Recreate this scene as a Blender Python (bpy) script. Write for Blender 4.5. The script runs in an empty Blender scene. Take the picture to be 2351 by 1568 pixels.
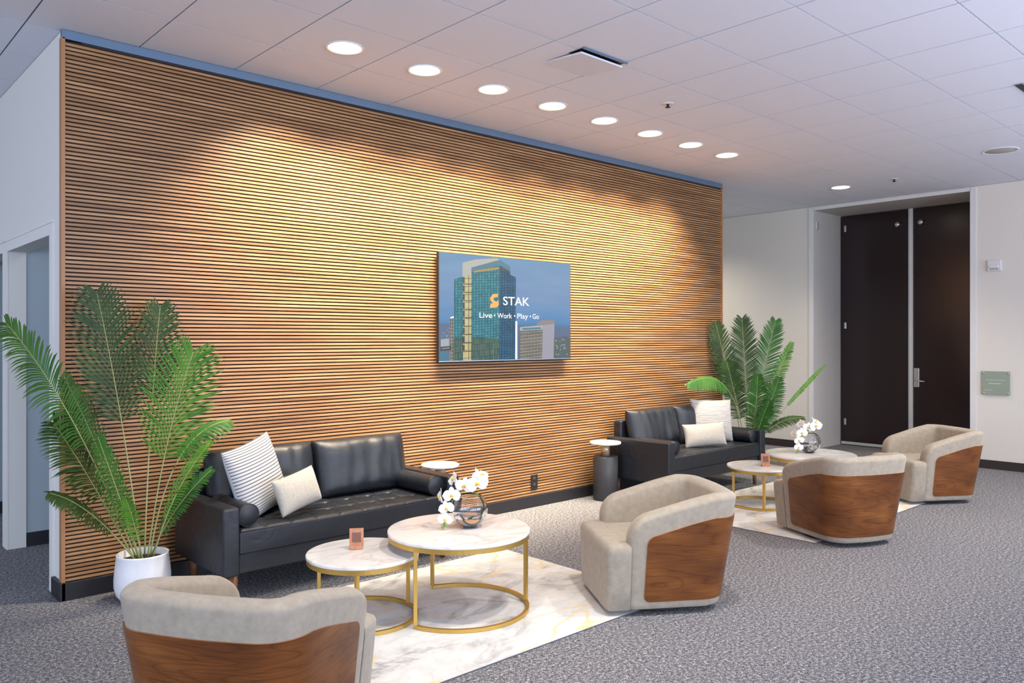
import bpy, bmesh, math, random
from mathutils import Vector, Matrix, noise
random.seed(7)
PI = math.pi
C = bpy.context.scene.collection
R = math.radians

# ------------------------------------------------------------------ materials
def mat(name, col=(.5, .5, .5), rough=.5, metal=0., **kw):
    m = bpy.data.materials.new(name)
    m.use_nodes = True
    b = m.node_tree.nodes['Principled BSDF']
    b.inputs['Base Color'].default_value = (*col, 1)
    b.inputs['Roughness'].default_value = rough
    b.inputs['Metallic'].default_value = metal
    for k, v in kw.items():
        b.inputs[k.replace('_', ' ')].default_value = v
    return m

def N(m, t, **kw):
    n = m.node_tree.nodes.new(t)
    for k, v in kw.items():
        if k in n.inputs.keys():
            n.inputs[k].default_value = v
        else:
            setattr(n, k, v)
    return n

def L(m, a, b):
    m.node_tree.links.new(a, b)

def bsdf(m):
    return m.node_tree.nodes['Principled BSDF']

def coords(m, kind='Object', scale=(1, 1, 1), rot=(0, 0, 0)):
    t = N(m, 'ShaderNodeTexCoord')
    mp = N(m, 'ShaderNodeMapping')
    mp.inputs['Scale'].default_value = scale
    mp.inputs['Rotation'].default_value = rot
    L(m, t.outputs[kind], mp.inputs['Vector'])
    return mp.outputs['Vector']

def ramp(m, fac, stops, interp='LINEAR'):
    r = N(m, 'ShaderNodeValToRGB')
    cr = r.color_ramp
    cr.interpolation = interp
    while len(cr.elements) < len(stops):
        cr.elements.new(.5)
    for e, (p, c) in zip(cr.elements, stops):
        e.position = p
        e.color = (*c, 1) if len(c) == 3 else c
    L(m, fac, r.inputs['Fac'])
    return r.outputs['Color']

def noise_tex(m, vec, scale, detail=3, rough=.5, dist=0.):
    n = N(m, 'ShaderNodeTexNoise')
    n.inputs['Scale'].default_value = scale
    n.inputs['Detail'].default_value = detail
    n.inputs['Roughness'].default_value = rough
    n.inputs['Distortion'].default_value = dist
    L(m, vec, n.inputs['Vector'])
    return n.outputs['Fac']

def mix(m, fac, a, b, mode='MIX'):
    n = N(m, 'ShaderNodeMix', data_type='RGBA', blend_type=mode)
    if isinstance(fac, (int, float)):
        n.inputs[0].default_value = fac
    else:
        L(m, fac, n.inputs[0])
    for i, v in ((6, a), (7, b)):
        if isinstance(v, tuple):
            n.inputs[i].default_value = (*v, 1)
        else:
            L(m, v, n.inputs[i])
    return n.outputs[2]

def bump(m, h, strength=.3, dist=.01):
    b = N(m, 'ShaderNodeBump')
    b.inputs['Strength'].default_value = strength
    b.inputs['Distance'].default_value = dist
    L(m, h, b.inputs['Height'])
    L(m, b.outputs['Normal'], bsdf(m).inputs['Normal'])

def setcol(m, c):
    L(m, c, bsdf(m).inputs['Base Color'])

def mat_emit(name, col, strength):
    m = mat(name, (.02, .02, .02), .4)
    b = bsdf(m)
    b.inputs['Emission Color'].default_value = (*col, 1)
    b.inputs['Emission Strength'].default_value = strength
    return m

def speckle(name, stops, scale=260, bmp=.5, rough=.95):
    m = mat(name, rough=rough)
    v = coords(m)
    n = noise_tex(m, v, scale, 2, .7)
    n2 = noise_tex(m, v, scale * .35, 2, .6)
    f = mix(m, .4, ramp(m, n, [(0, (0, 0, 0)), (1, (1, 1, 1))]), ramp(m, n2, [(0, (0, 0, 0)), (1, (1, 1, 1))]))
    setcol(m, ramp(m, f, stops))
    bump(m, n, bmp, .006)
    return m

def mat_slat():
    m = mat('slat_wood', rough=.42)
    v = coords(m, scale=(1.3, 1, 41.3))
    n = noise_tex(m, v, 1.0, 2, .5)
    v2 = coords(m, scale=(6, 20, 420))
    n2 = noise_tex(m, v2, 1.0, 3, .6, .3)
    c = ramp(m, n, [(.28, (.24, .115, .048)), (.5, (.38, .20, .088)), (.75, (.54, .315, .155))])
    g = ramp(m, n2, [(.25, (.62, .56, .5)), (.6, (1, 1, 1))])
    setcol(m, mix(m, .75, c, g, 'MULTIPLY'))
    return m

def mat_walnut():
    m = mat('walnut_veneer', rough=.34)
    v = coords(m, 'UV', scale=(1.0, 6.5, 1))
    n = noise_tex(m, v, 1.25, 1.5, .45, .25)
    k = N(m, 'ShaderNodeMath', operation='MULTIPLY'); k.inputs[1].default_value = 26.
    L(m, n, k.inputs[0])
    fr = N(m, 'ShaderNodeMath', operation='PINGPONG'); fr.inputs[1].default_value = 1.
    L(m, k.outputs[0], fr.inputs[0])
    v2 = coords(m, 'UV', scale=(5, 150, 1))
    f = noise_tex(m, v2, 1, 4, .65)
    v3 = coords(m, 'UV', scale=(2.0, 5.0, 1))
    big = noise_tex(m, v3, 1.3, 2, .5)
    base = ramp(m, big, [(.3, (.115, .034, .006)), (.5, (.175, .056, .010)), (.7, (.26, .092, .020))])
    base = mix(m, .55, base, ramp(m, fr.outputs[0], [(0, (.38, .30, .25)), (.16, (.8, .76, .72)), (.5, (1, 1, 1))]), 'MULTIPLY')
    setcol(m, mix(m, .7, base, ramp(m, f, [(.32, (.5, .44, .4)), (.56, (1, 1, 1))]), 'MULTIPLY'))
    return m

def mat_fabric(name, a, b, scale=30, bs=.25):
    m = mat(name, rough=.9)
    v = coords(m)
    n = noise_tex(m, v, scale, 5, .65)
    setcol(m, ramp(m, n, [(.3, a), (.7, b)]))
    n2 = noise_tex(m, v, 900, 2, .6)
    bump(m, n2, bs, .002)
    bsdf(m).inputs['Sheen Weight'].default_value = .25
    return m

def mat_leather():
    m = mat('black_leather', (.011, .014, .021), .34)  # bluish base tint stands in for reflected daylight
    v = coords(m)
    n = noise_tex(m, v, 9, 4, .55, .6)
    n2 = noise_tex(m, v, 420, 2, .5)
    h = mix(m, .12, ramp(m, n, [(0, (0, 0, 0)), (1, (1, 1, 1))]), ramp(m, n2, [(0, (0, 0, 0)), (1, (1, 1, 1))]))
    bump(m, h, .35, .02)
    r = ramp(m, n, [(.3, (.32, .32, .32)), (.7, (.46, .46, .46))])
    L(m, r, bsdf(m).inputs['Roughness'])
    return m

def mat_marble(name, white, grey, vein, scale=1.6, rough=.16, seedv=0.):
    m = mat(name, rough=rough)
    t = N(m, 'ShaderNodeTexCoord')
    mp = N(m, 'ShaderNodeMapping')
    mp.inputs['Location'].default_value = (seedv, seedv * .7, 0)
    mp.inputs['Rotation'].default_value = (0, 0, .5)
    mp.inputs['Scale'].default_value = (1, 2.2, 1)
    L(m, t.outputs['Object'], mp.inputs['Vector'])
    v = mp.outputs['Vector']
    n = noise_tex(m, v, scale, 5, .55, .7)
    n2 = noise_tex(m, v, scale * .8, 4, .55, 1.0)
    c = ramp(m, n, [(.26, grey), (.40, white), (.7, white)])
    k = ramp(m, n2, [(.44, (0, 0, 0)), (.49, (.38, .38, .38)), (.505, (.06, .06, .06)), (.54, (0, 0, 0))])
    setcol(m, mix(m, k, c, vein))
    return m

def mat_rug():
    m = mat('marbled_rug_pile', rough=.95)
    v = coords(m, scale=(1, 1.5, 1), rot=(0, 0, .6))
    n = noise_tex(m, v, 2.1, 7, .62, 1.1)
    n2 = noise_tex(m, v, .95, 2.2, .45, .35)
    n3 = noise_tex(m, v, 7.0, 6, .7, .6)
    c = ramp(m, n, [(.28, (.22, .22, .23)), (.37, (.46, .45, .45)), (.45, (.68, .67, .65)), (.7, (.78, .77, .75))])
    c = mix(m, .5, c, ramp(m, n3, [(.3, (.62, .61, .62)), (.55, (1, 1, 1))]), 'MULTIPLY')
    k = ramp(m, n2, [(.4935, (0, 0, 0)), (.4975, (.75, .75, .75)), (.5015, (.75, .75, .75)), (.5055, (0, 0, 0))])
    setcol(m, mix(m, k, c, (.80, .58, .22)))
    n4 = noise_tex(m, v, 300, 2, .5)
    bump(m, n4, .3, .004)
    return m

def mat_stripe():
    m = mat('striped_pillow_cloth', rough=.9)
    t = N(m, 'ShaderNodeTexCoord')
    s = N(m, 'ShaderNodeSeparateXYZ')
    L(m, t.outputs['UV'], s.inputs[0])
    mt = N(m, 'ShaderNodeMath', operation='MULTIPLY'); mt.inputs[1].default_value = 26.0
    L(m, s.outputs['Y'], mt.inputs[0])
    fr = N(m, 'ShaderNodeMath', operation='FRACT'); L(m, mt.outputs[0], fr.inputs[0])
    setcol(m, ramp(m, fr.outputs[0], [(0, (.52, .51, .50)), (.64, (.52, .51, .50)), (.7, (.10, .10, .12)), (.95, (.10, .10, .12)), (1, (.52, .51, .50))]))
    return m

def mat_ribbed():
    m = mat('ribbed_knit_cloth', (.72, .70, .68), .92)
    v = coords(m, 'UV', scale=(5, 42, 1))
    n = noise_tex(m, v, 1, 3, .6, .3)
    setcol(m, ramp(m, n, [(.3, (.33, .32, .315)), (.6, (.47, .455, .44))]))
    bump(m, n, .7, .012)
    return m

def mat_leaf(name, a, b):
    m = mat(name, rough=.5)
    v = coords(m)
    f = noise_tex(m, v, 7, 3, .6)
    setcol(m, ramp(m, f, [(.3, a), (.7, b)]))
    bsdf(m).inputs['Specular IOR Level'].default_value = .3
    return m

def mat_glass(name):
    m = mat(name, (1, 1, 1), 0.0)
    b = bsdf(m)
    b.inputs['Transmission Weight'].default_value = 1
    b.inputs['IOR'].default_value = 1.45
    return m

def mat_facade(name, c1, c2, mortar, sx, sy, strength=1.0, vert=.5):
    m = mat(name, (.01, .01, .01), .35)
    v = coords(m, 'UV')
    b = N(m, 'ShaderNodeTexBrick', offset=0.0)
    b.inputs['Color1'].default_value = (*c1, 1); b.inputs['Color2'].default_value = (*c2, 1)
    b.inputs['Mortar'].default_value = (*mortar, 1)
    b.inputs['Scale'].default_value = 1
    b.inputs['Brick Width'].default_value = sx; b.inputs['Row Height'].default_value = sy
    b.inputs['Mortar Size'].default_value = .0022
    L(m, v, b.inputs['Vector'])
    n = noise_tex(m, v, 14, 3, .6)
    c = mix(m, .55, b.outputs['Color'], ramp(m, n, [(.3, (.55, .6, .6)), (.7, (1.25, 1.2, 1.1))]), 'MULTIPLY')
    L(m, c, bsdf(m).inputs['Emission Color'])
    bsdf(m).inputs['Emission Strength'].default_value = strength
    return m

M = {}
M['carpet'] = speckle('grey_speckled_carpet', [(.38, (.016, .016, .021)), (.47, (.118, .118, .13)), (.53, (.205, .203, .22)), (.64, (.66, .65, .67))], 170, .6)
M['tile'] = mat('ceiling_tile_white', (.76, .775, .85), .9)
M['tbar'] = mat('ceiling_grid_grey', (.10, .10, .12), .6)
M['white'] = mat('white_wall_paint', (.74, .73, .70), .75)
M['cream'] = mat('cream_wall_paint', (.78, .73, .66), .75)
M['trimw'] = mat('white_trim_paint', (.76, .75, .73), .5)
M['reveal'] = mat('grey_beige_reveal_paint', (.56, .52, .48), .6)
M['blue_grey'] = mat('blue_grey_wall_paint', (.40, .47, .53), .8)
M['black_base'] = mat('black_vinyl_base', (.012, .012, .016), .5)
M['brown_base'] = mat('dark_brown_base', (.035, .026, .024), .5)
M['slat'] = mat_slat()
M['slat_back'] = mat('dark_slat_backing', (.04, .015, .005), .9)
M['edge'] = mat('slat_edge_wood', (.40, .19, .08), .45)
M['alu'] = mat('brushed_aluminium', (.50, .58, .68), .28, 1.)
M['channel'] = mat('channel_metal_reflection_tint', (.16, .24, .36), .4, .5)  # blue of the reflection is painted into the metal's base colour
M['chrome'] = mat('satin_nickel', (.75, .74, .72), .25, 1.)
M['steel'] = mat('silver_strip', (.80, .80, .80), .35, .6)
M['door'] = mat('dark_espresso_door', (.020, .009, .010), .22)
M['bulb'] = mat_emit('downlight_lens_glow', (1., .82, .52), 14)
M['trimring'] = mat('downlight_trim_white', (.80, .79, .77), .5)
M['leather'] = mat_leather()
M['legwood'] = mat('brown_leg_wood', (.20, .075, .03), .4)
M['suede'] = mat_fabric('taupe_suede', (.30, .255, .195), (.385, .33, .26), 26)
M['lumbar'] = mat_fabric('beige_linen', (.37, .34, .295), (.47, .435, .385), 60)
M['walnut'] = mat_walnut()
M['stripe'] = mat_stripe()
M['knit'] = mat_ribbed()
M['backcloth'] = mat('plain_white_pillow_cloth', (.52, .54, .58), .9)
M['gold'] = mat('brushed_gold_metal', (.62, .40, .11), .38, .85)
M['marble'] = mat_marble('white_marble_top', (.80, .79, .78), (.56, .54, .54), (.42, .35, .31), 1.5)
M['marble_edge'] = mat('grey_marble_edge', (.52, .53, .62), .3)
M['rug'] = mat_rug()
M['rugedge'] = mat('rug_binding', (.10, .10, .12), .9)
M['dark'] = mat('matte_black', (.012, .012, .013), .55)
M['pot'] = mat_marble('white_glazed_pot', (.80, .81, .84), (.62, .63, .68), (.70, .71, .75), 2.0, .35)
M['soil'] = mat('dark_soil', (.03, .022, .016), .95)
M['leafA'] = mat_leaf('palm_leaf_mid_green', (.018, .085, .012), (.05, .155, .025))
M['leafB'] = mat_leaf('palm_leaf_bright_green', (.045, .175, .012), (.115, .285, .03))
M['leafC'] = mat_leaf('palm_leaf_dark_green', (.014, .042, .008), (.042, .088, .018))
M['stem'] = mat('palm_stalk', (.33, .36, .14), .5)
M['glass'] = mat_glass('clear_glass')
M['water'] = mat_glass('clear_water'); bsdf(M['water']).inputs['IOR'].default_value = 1.33
M['petal'] = mat('white_orchid_petal', (.88, .87, .84), .5, Subsurface_Weight=.0)
M['lip'] = mat('yellow_orchid_lip', (.75, .48, .06), .5)
M['ostem'] = mat('green_orchid_stem', (.16, .27, .04), .45)
M['copper'] = mat_fabric('copper_brown_wood', (.36, .15, .08), (.52, .25, .14), 40, .1)
M['copper_dark'] = mat('engraved_brown_inset', (.17, .075, .05), .6)
M['necked'] = mat('pale_brass_neck', (.62, .45, .28), .35, .5)
M['tblack'] = mat('charcoal_metal_base', (.035, .037, .044), .45)
M['plastic'] = mat('white_plastic', (.75, .73, .71), .45)
M['signg'] = mat('green_tinted_glass_plate', (.30, .36, .28), .25)
M['strokes'] = mat('pale_lettering', (.62, .64, .58), .5)
M['grille'] = mat('speaker_grille_grey', (.42, .40, .37), .8)

# ------------------------------------------------------------------ mesh builder
class MB:
    def __init__(s):
        s.v = []; s.f = []; s.m = []; s.uv = []; s.sm = []
    def add(s, vs, fs, mi=0, uvs=None, smooth=False):
        o = len(s.v)
        s.v += [tuple(p) for p in vs]
        for f in fs:
            s.f.append([o + i for i in f]); s.m.append(mi); s.sm.append(smooth)
            s.uv.append([uvs[i] for i in f] if uvs else [(0, 0)] * len(f))
        return s
    def box(s, x0, x1, y0, y1, z0, z1, mi=0):
        vs = [(x, y, z) for z in (z0, z1) for y in (y0, y1) for x in (x0, x1)]
        return s.add(vs, [(0, 2, 3, 1), (4, 5, 7, 6), (0, 1, 5, 4), (2, 6, 7, 3), (0, 4, 6, 2), (1, 3, 7, 5)], mi)
    def lathe(s, prof, n=32, mi=0, c=(0, 0, 0), cap=True, smooth=True):
        vs = []; fs = []
        for (r, z) in prof:
            for k in range(n):
                a = 2 * PI * k / n
                vs.append((c[0] + r * math.cos(a), c[1] + r * math.sin(a), c[2] + z))
        for i in range(len(prof) - 1):
            for k in range(n):
                k2 = (k + 1) % n
                fs.append((i * n + k, i * n + k2, (i + 1) * n + k2, (i + 1) * n + k))
        s.add(vs, fs, mi, smooth=smooth)
        if cap:
            o = len(s.v) - len(vs)
            s.f.append([o + k for k in range(n)][::-1]); s.m.append(mi); s.uv.append([(0, 0)] * n); s.sm.append(False)
            o2 = o + (len(prof) - 1) * n
            s.f.append([o2 + k for k in range(n)]); s.m.append(mi); s.uv.append([(0, 0)] * n); s.sm.append(False)
        return s
    def tube(s, pts, r, n=8, mi=0, closed=False, square=False, smooth=True):
        pts = [Vector(p) for p in pts]; rs = r if isinstance(r, (list, tuple)) else [r] * len(pts)
        vs = []; fs = []; k0 = len(pts)
        for i, p in enumerate(pts):
            if closed:
                t = pts[(i + 1) % k0] - pts[i - 1]
            else:
                t = pts[min(i + 1, k0 - 1)] - pts[max(i - 1, 0)]
            t.normalize()
            up = Vector((0, 0, 1)) if abs(t.z) < .9 else Vector((1, 0, 0))
            a = t.cross(up).normalized(); b = a.cross(t).normalized()
            for k in range(n):
                an = 2 * PI * (k + (.5 if square else 0)) / n
                q = rs[i] * (1.414 if square else 1)
                vs.append(p + a * (q * math.cos(an)) + b * (q * math.sin(an)))
        seg = k0 if closed else k0 - 1
        for i in range(seg):
            for k in range(n):
                j = (i + 1) % k0; k2 = (k + 1) % n
                fs.append((i * n + k, i * n + k2, j * n + k2, j * n + k))
        s.add(vs, fs, mi, smooth=smooth and not square)
        if not closed:
            o = len(s.v) - len(vs)
            for ring, rev in ((range(n), True), (range((k0 - 1) * n, k0 * n), False)):
                ids = [o + i for i in ring]
                s.f.append(ids[::-1] if rev else ids); s.m.append(mi); s.uv.append([(0, 0)] * n); s.sm.append(False)
        return s
    def prism(s, poly, z0, z1, mi=0):
        n = len(poly)
        vs = [(x, y, z0) for x, y in poly] + [(x, y, z1) for x, y in poly]
        fs = [tuple(range(n))[::-1], tuple(range(n, 2 * n))] + [(i, (i + 1) % n, n + (i + 1) % n, n + i) for i in range(n)]
        return s.add(vs, fs, mi)
    def xform(s, mtx):
        s.v = [tuple(mtx @ Vector(p)) for p in s.v]; return s
    def build(s, name, mats, parent=None, bevel=0, seg=2, sub=0, loc=None):
        me = bpy.data.meshes.new(name)
        me.from_pydata(s.v, [], s.f)
        for mm in (mats if isinstance(mats, (list, tuple)) else [mats]):
            me.materials.append(mm)
        me.polygons.foreach_set('material_index', s.m)
        me.polygons.foreach_set('use_smooth', s.sm)
        ul = me.uv_layers.new(name='UVMap')
        i = 0
        for fu in s.uv:
            for q in fu:
                ul.data[i].uv = q; i += 1
        bm = bmesh.new(); bm.from_mesh(me)
        bmesh.ops.recalc_face_normals(bm, faces=bm.faces)
        bm.to_mesh(me); bm.free()
        me.update()
        o = bpy.data.objects.new(name, me); C.objects.link(o)
        if parent: o.parent = parent
        if loc: o.location = loc
        if bevel:
            b = o.modifiers.new('b', 'BEVEL'); b.width = bevel; b.segments = seg; b.limit_method = 'ANGLE'; b.angle_limit = R(40)
            b.harden_normals = False
            for p in me.polygons: p.use_smooth = True
            w = o.modifiers.new('w', 'WEIGHTED_NORMAL'); w.keep_sharp = False
        if sub:
            q = o.modifiers.new('s', 'SUBSURF'); q.levels = sub; q.render_levels = sub
        return o

def thing(name, label, cat, loc=(0, 0, 0), rz=0., group=None):
    o = bpy.data.objects.new(name, None); C.objects.link(o)
    o.empty_display_size = .1
    o.location = loc; o.rotation_euler = (0, 0, rz)
    return tag(o, label, cat, group)

def tag(o, label, cat, group=None):
    o['label'] = label; o['category'] = cat
    if group: o['group'] = group
    return o

def struct(o, label=None):
    o['kind'] = 'structure'
    if label:
        o['label'] = label
    return o

def dup(root, loc, rz=None, label=None):
    r = root.copy(); C.objects.link(r); r.location = loc
    if rz is not None: r.rotation_euler = (0, 0, rz)
    if label: r['label'] = label
    for ch in list(root.children):
        c = ch.copy(); C.objects.link(c); c.parent = r
        for g in list(ch.children):
            d = g.copy(); C.objects.link(d); d.parent = c
    return r

# ------------------------------------------------------------------ setting
H = 3.294
XL, XW0, XW1, YW, XR = 1.18, 1.20, 8.00, 5.12, 10.30
o = MB().box(-7, 12.5, -8, 10.5, -.1, 0).build('floor', M['carpet']); struct(o)
# ceiling: tiles in an exposed grid
cm = MB()
gx = [4.01 + .6 * k for k in range(-18, 15)]
gy = [3.335 + .61 * k for k in range(-18, 12)]
g = .0045
for i in range(len(gx) - 1):
    for j in range(len(gy) - 1):
        cm.box(gx[i] + g, gx[i + 1] - g, gy[j] + g, gy[j + 1] - g, H, H + .02, 0)
cm.box(-7, 12.5, -8, 10.5, H + .010, H + .12, 1)
struct(cm.build('ceiling', [M['tile'], M['tbar']]))

# slatted wall
w = MB().box(XL + .02, XW1, 5.16, 5.30, 0, H).build('wall_back', M['white']); struct(w, 'wood slat feature wall with aluminium top channel')
sp = MB()
sp.box(XW0, XW1 - .02, 5.136, 5.16, .10, 3.236, 1)
pitch = .0242
ns = int((3.238 - .105) / pitch)
px_ = [XW0 + .001, 2.52, 3.89, 5.245, 6.63, XW1 - .021]
for k in range(ns):
    z = .107 + k * pitch
    for a, b in zip(px_[:-1], px_[1:]):
        sp.box(a, b - .0008, YW, 5.137, z, z + .0148, 0)
sp.build('slat_panel', [M['slat'], M['slat_back']], w)
MB().box(XL, XW0, 5.112, 5.16, .10, 3.244).build('edge_trim', M['edge'], w)
MB().box(XW1 - .02, XW1, 5.112, 5.16, .10, 3.244).build('edge_trim', M['edge'], w)
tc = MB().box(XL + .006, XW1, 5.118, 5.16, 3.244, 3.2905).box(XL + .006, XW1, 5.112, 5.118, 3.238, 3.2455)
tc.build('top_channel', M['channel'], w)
b = MB().box(XL - .002, XW1, 5.100, 5.16, 0, .103).box(XL - .012, XL + .02, 5.10, 5.30, 0, .103)
struct(b.build('baseboard_back', M['black_base'], bevel=.003))

# return wall on the left with two openings
wl = MB()
YE = 9.2; oz = 2.13; wt = .11
op = [(5.387, 6.615), (6.76, 7.98)]
ys = 5.16
for a, bb in op:
    wl.box(1.19, 1.19 + wt, ys, a, 0, H - .003); wl.box(1.19, 1.19 + wt, a, bb, oz, H - .003); ys = bb
wl.box(1.19, 1.19 + wt, ys, YE, 0, H - .003)
struct(wl.build('wall_left', M['white']))
for i, (a, bb) in enumerate(op):
    t = MB()
    t.box(1.178, 1.191, a - .07, a, 0, oz).box(1.178, 1.191, a - .07, bb + .07, oz, oz + .07)
    t.box(1.178, 1.191, bb, bb + .07, 0, oz)
    t.box(1.172, 1.191, a - .08, bb + .08, oz + .07, oz + .082)
    struct(t.build('trim_%d' % (i + 1), M['trimw']))
# rooms behind the openings
wp = MB().box(1.30, 7.9, 6.63, 6.73, 0, H - .003).box(1.30, 7.9, 8.05, 8.15, 0, H - .003).box(7.86, 8.0, 5.30, YE, 0, H - .003)
struct(wp.build('wall_inner', M['blue_grey']))
struct(MB().box(1.302, 7.85, 6.617, 6.63, 0, .10).box(1.302, 7.85, 8.037, 8.05, 0, .10).build('baseboard_inner', M['black_base']))
# lower ceiling strip inside the rooms is the same plane; far wall beyond
struct(MB().box(-7, 12.5, YE, YE + .1, 0, H - .003).build('wall_far', M['cream']))

# door wall
Y0, Y1, ZT, XD = 3.235, 5.175, 3.245, 11.1
wr = MB().box(XR, XR + .12, -8, Y0, 0, H - .003).box(XR, XR + .12, Y1, YE, 0, H - .003).box(XR, XR + .12, Y0, Y1, ZT, H - .003)
wr.build('wall_right', M['cream'])
struct(bpy.data.objects['wall_right'])
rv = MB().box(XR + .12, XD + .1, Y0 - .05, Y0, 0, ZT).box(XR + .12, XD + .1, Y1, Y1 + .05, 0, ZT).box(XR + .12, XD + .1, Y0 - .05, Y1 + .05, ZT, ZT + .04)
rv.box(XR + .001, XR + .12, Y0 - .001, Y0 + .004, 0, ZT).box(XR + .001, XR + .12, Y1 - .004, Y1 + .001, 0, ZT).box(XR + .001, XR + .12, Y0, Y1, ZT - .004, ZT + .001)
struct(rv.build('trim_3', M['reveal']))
cs = MB().box(XR - .012, XR + .002, Y0 - .06, Y0 + .004, 0, ZT + .03).box(XR - .012, XR + .002, Y1 - .004, Y1 + .06, 0, ZT + .03).box(XR - .012, XR + .002, Y0, Y1, ZT - .004, ZT + .03)
struct(cs.build('trim_4', M['trimw']))
struct(MB().box(XR - .012, XR, -8, Y0 - .06, 0, .10).box(XR - .012, XR, Y1 + .06, YE, 0, .10).build('baseboard_right', M['brown_base']))
mid = 4.208
def make_door(n, y0, y1, lever):
    d = MB().box(XD, XD + .045, y0, y1, .012, ZT - .012).build('door_%d' % n, M['door']); struct(d)
    return d
d1 = make_door(1, mid + .03, Y1 - .012, False)
d2 = make_door(2, Y0 + .012, mid - .03, True)
for z in (.33, 1.69, 3.06):
    MB().box(XD - .012, XD, 5.085, 5.115, z - .045, z + .045).build('hinge', M['chrome'], d1, bevel=.003)
def knob(y, z, par):
    k = MB().lathe([(.02, 0), (.034, .005), (.038, .02), (.034, .045), (.012, .055)], 20)
    k.xform(Matrix.Translation((XD, y, z)) @ Matrix.Rotation(-PI / 2, 4, 'Y'))
    k.build('door_holder', M['chrome'], par)
knob(4.377, 3.045, d1); knob(4.076, 3.045, d2)
hp = MB().box(XD - .022, XD, 4.10, 4.172, .86, 1.115).build('lock_plate', M['chrome'], d2, bevel=.006)
lv = MB().tube([(XD - .02, 4.135, .945), (XD - .06, 4.135, .945)], .012, 10).tube([(XD - .06, 4.14, .945), (XD - .062, 4.09, .945), (XD - .055, 4.015, .943)], .010, 10)
lv.build('lever_handle', M['chrome'], hp)
MB().box(XD - .008, XD, mid + .05, Y1 - .02, .012, .05).build('door_sweep', M['steel'], d1)
MB().box(XD - .008, XD, Y0 + .02, mid - .05, .012, .05).build('door_sweep', M['steel'], d2)
ast = MB().box(XD - .02, XD + .04, mid - .029, mid + .029, .01, ZT - .005).box(XD - .028, XD - .02, mid - .004, mid + .022, .01, ZT - .005)
struct(ast.build('trim_5', M['steel']))
# rear of the door recess
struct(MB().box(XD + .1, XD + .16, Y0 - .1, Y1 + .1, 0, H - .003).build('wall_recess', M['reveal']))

# the part of the hall behind the camera: outer walls with tall windows
wf = MB(); ws = []
xs = -7
for k in range(5):
    a = -6.4 + k * 3.6; bb = a + 3.0
    wf.box(xs, a, -8.1, -8, 0, H - .003); wf.box(a, bb, -8.1, -8, 0, .5); wf.box(a, bb, -8.1, -8, 3.1, H - .003); xs = bb; ws.append((a, bb))
wf.box(xs, 12.5, -8.1, -8, 0, H - .003)
struct(wf.build('wall_front', M['white']))
wfn = 0
for a, bb in ws:
    wfn += 1
    f = MB().box(a, a + .05, -8.08, -8.02, .5, 3.1).box(bb - .05, bb, -8.08, -8.02, .5, 3.1).box(a, bb, -8.08, -8.02, .5, .55).box(a, bb, -8.08, -8.02, 3.05, 3.1).box((a + bb) / 2 - .025, (a + bb) / 2 + .025, -8.08, -8.02, .5, 3.1)
    struct(f.build('window_%d' % wfn, M['alu']))
# ------------------------------------------------------------------ ceiling fixtures
def downlight():
    t = thing('downlight', '', 'ceiling light', (0, 0, H), 0, 'recessed ceiling downlights')
    MB().lathe([(.098, 0), (.118, -.001), (.120, -.004), (.112, -.007), (.098, -.004), (.098, 0)], 40, cap=False).build('trim_ring', M['trimring'], t)
    MB().lathe([(.0005, -.006), (.06, -.0055), (.0975, -.003), (.0975, 0), (.0005, 0)], 40, cap=False).build('lens', M['bulb'], t)
    return t
dl0 = downlight()
names = ['largest and nearest glowing downlight, leftmost of the row along the wood wall',
         'second glowing downlight from the left in the row along the wood wall',
         'third glowing downlight from the left in the row, above the television left edge',
         'fourth glowing downlight from the left, just left of the square air vent corner',
         'fifth glowing downlight from the left in the row, below the air vent',
         'sixth glowing downlight from the left, just below left of the small sprinkler head',
         'seventh glowing downlight from the left in the row, second from its right end',
         'eighth glowing downlight, last and smallest at the right end of the row',
         'lone small glowing downlight in front of the dark double doors']
LX = [2.54 + .6045 * k for k in range(8)]
spots = [(x, 4.282) for x in LX] + [(9.211, 4.289)]
def spot(name, x, y, energy, col, size, blend, rad=.07, z=3.27, tilt=0):
    l = bpy.data.lights.new(name, 'SPOT'); l.energy = energy; l.color = col; l.spot_size = R(size); l.spot_blend = blend; l.shadow_soft_size = rad
    q = bpy.data.objects.new(name, l); C.objects.link(q); q.location = (x, y, z)
    q.rotation_euler = (R(tilt), 0, 0)
    return q
WARM = (1., .85, .63)
for i, (x, y) in enumerate(spots):
    d = dl0 if i == 0 else dup(dl0, (x, y, H))
    d.location = (x, y, H); d['label'] = names[i]
    spot('downlight_lamp', x, y, 455 if i < 8 else 130, WARM, 85 if i < 8 else 120, 1.0, tilt=32 if i < 8 else 0)

def sprinkler():
    t = thing('sprinkler_head', '', 'sprinkler', (0, 0, H), 0, 'ceiling sprinkler heads')
    MB().lathe([(.012, -.006), (.045, -.004), (.05, 0), (.012, 0)], 24, cap=False).build('escutcheon', M['plastic'], t)
    MB().lathe([(.0005, -.03), (.02, -.03), (.02, -.026), (.008, -.024), (.01, -.004), (.0005, -.004)], 16, cap=False).build('deflector', M['dark'], t)
    return t
s0 = sprinkler(); s0.location = (4.956, 3.647, H); s0['label'] = 'small dark sprinkler head in the white ceiling above the sixth downlight'
dup(s0, (9.173, 3.66, H), label='small dark sprinkler head in the white ceiling above the dark double doors')

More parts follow.
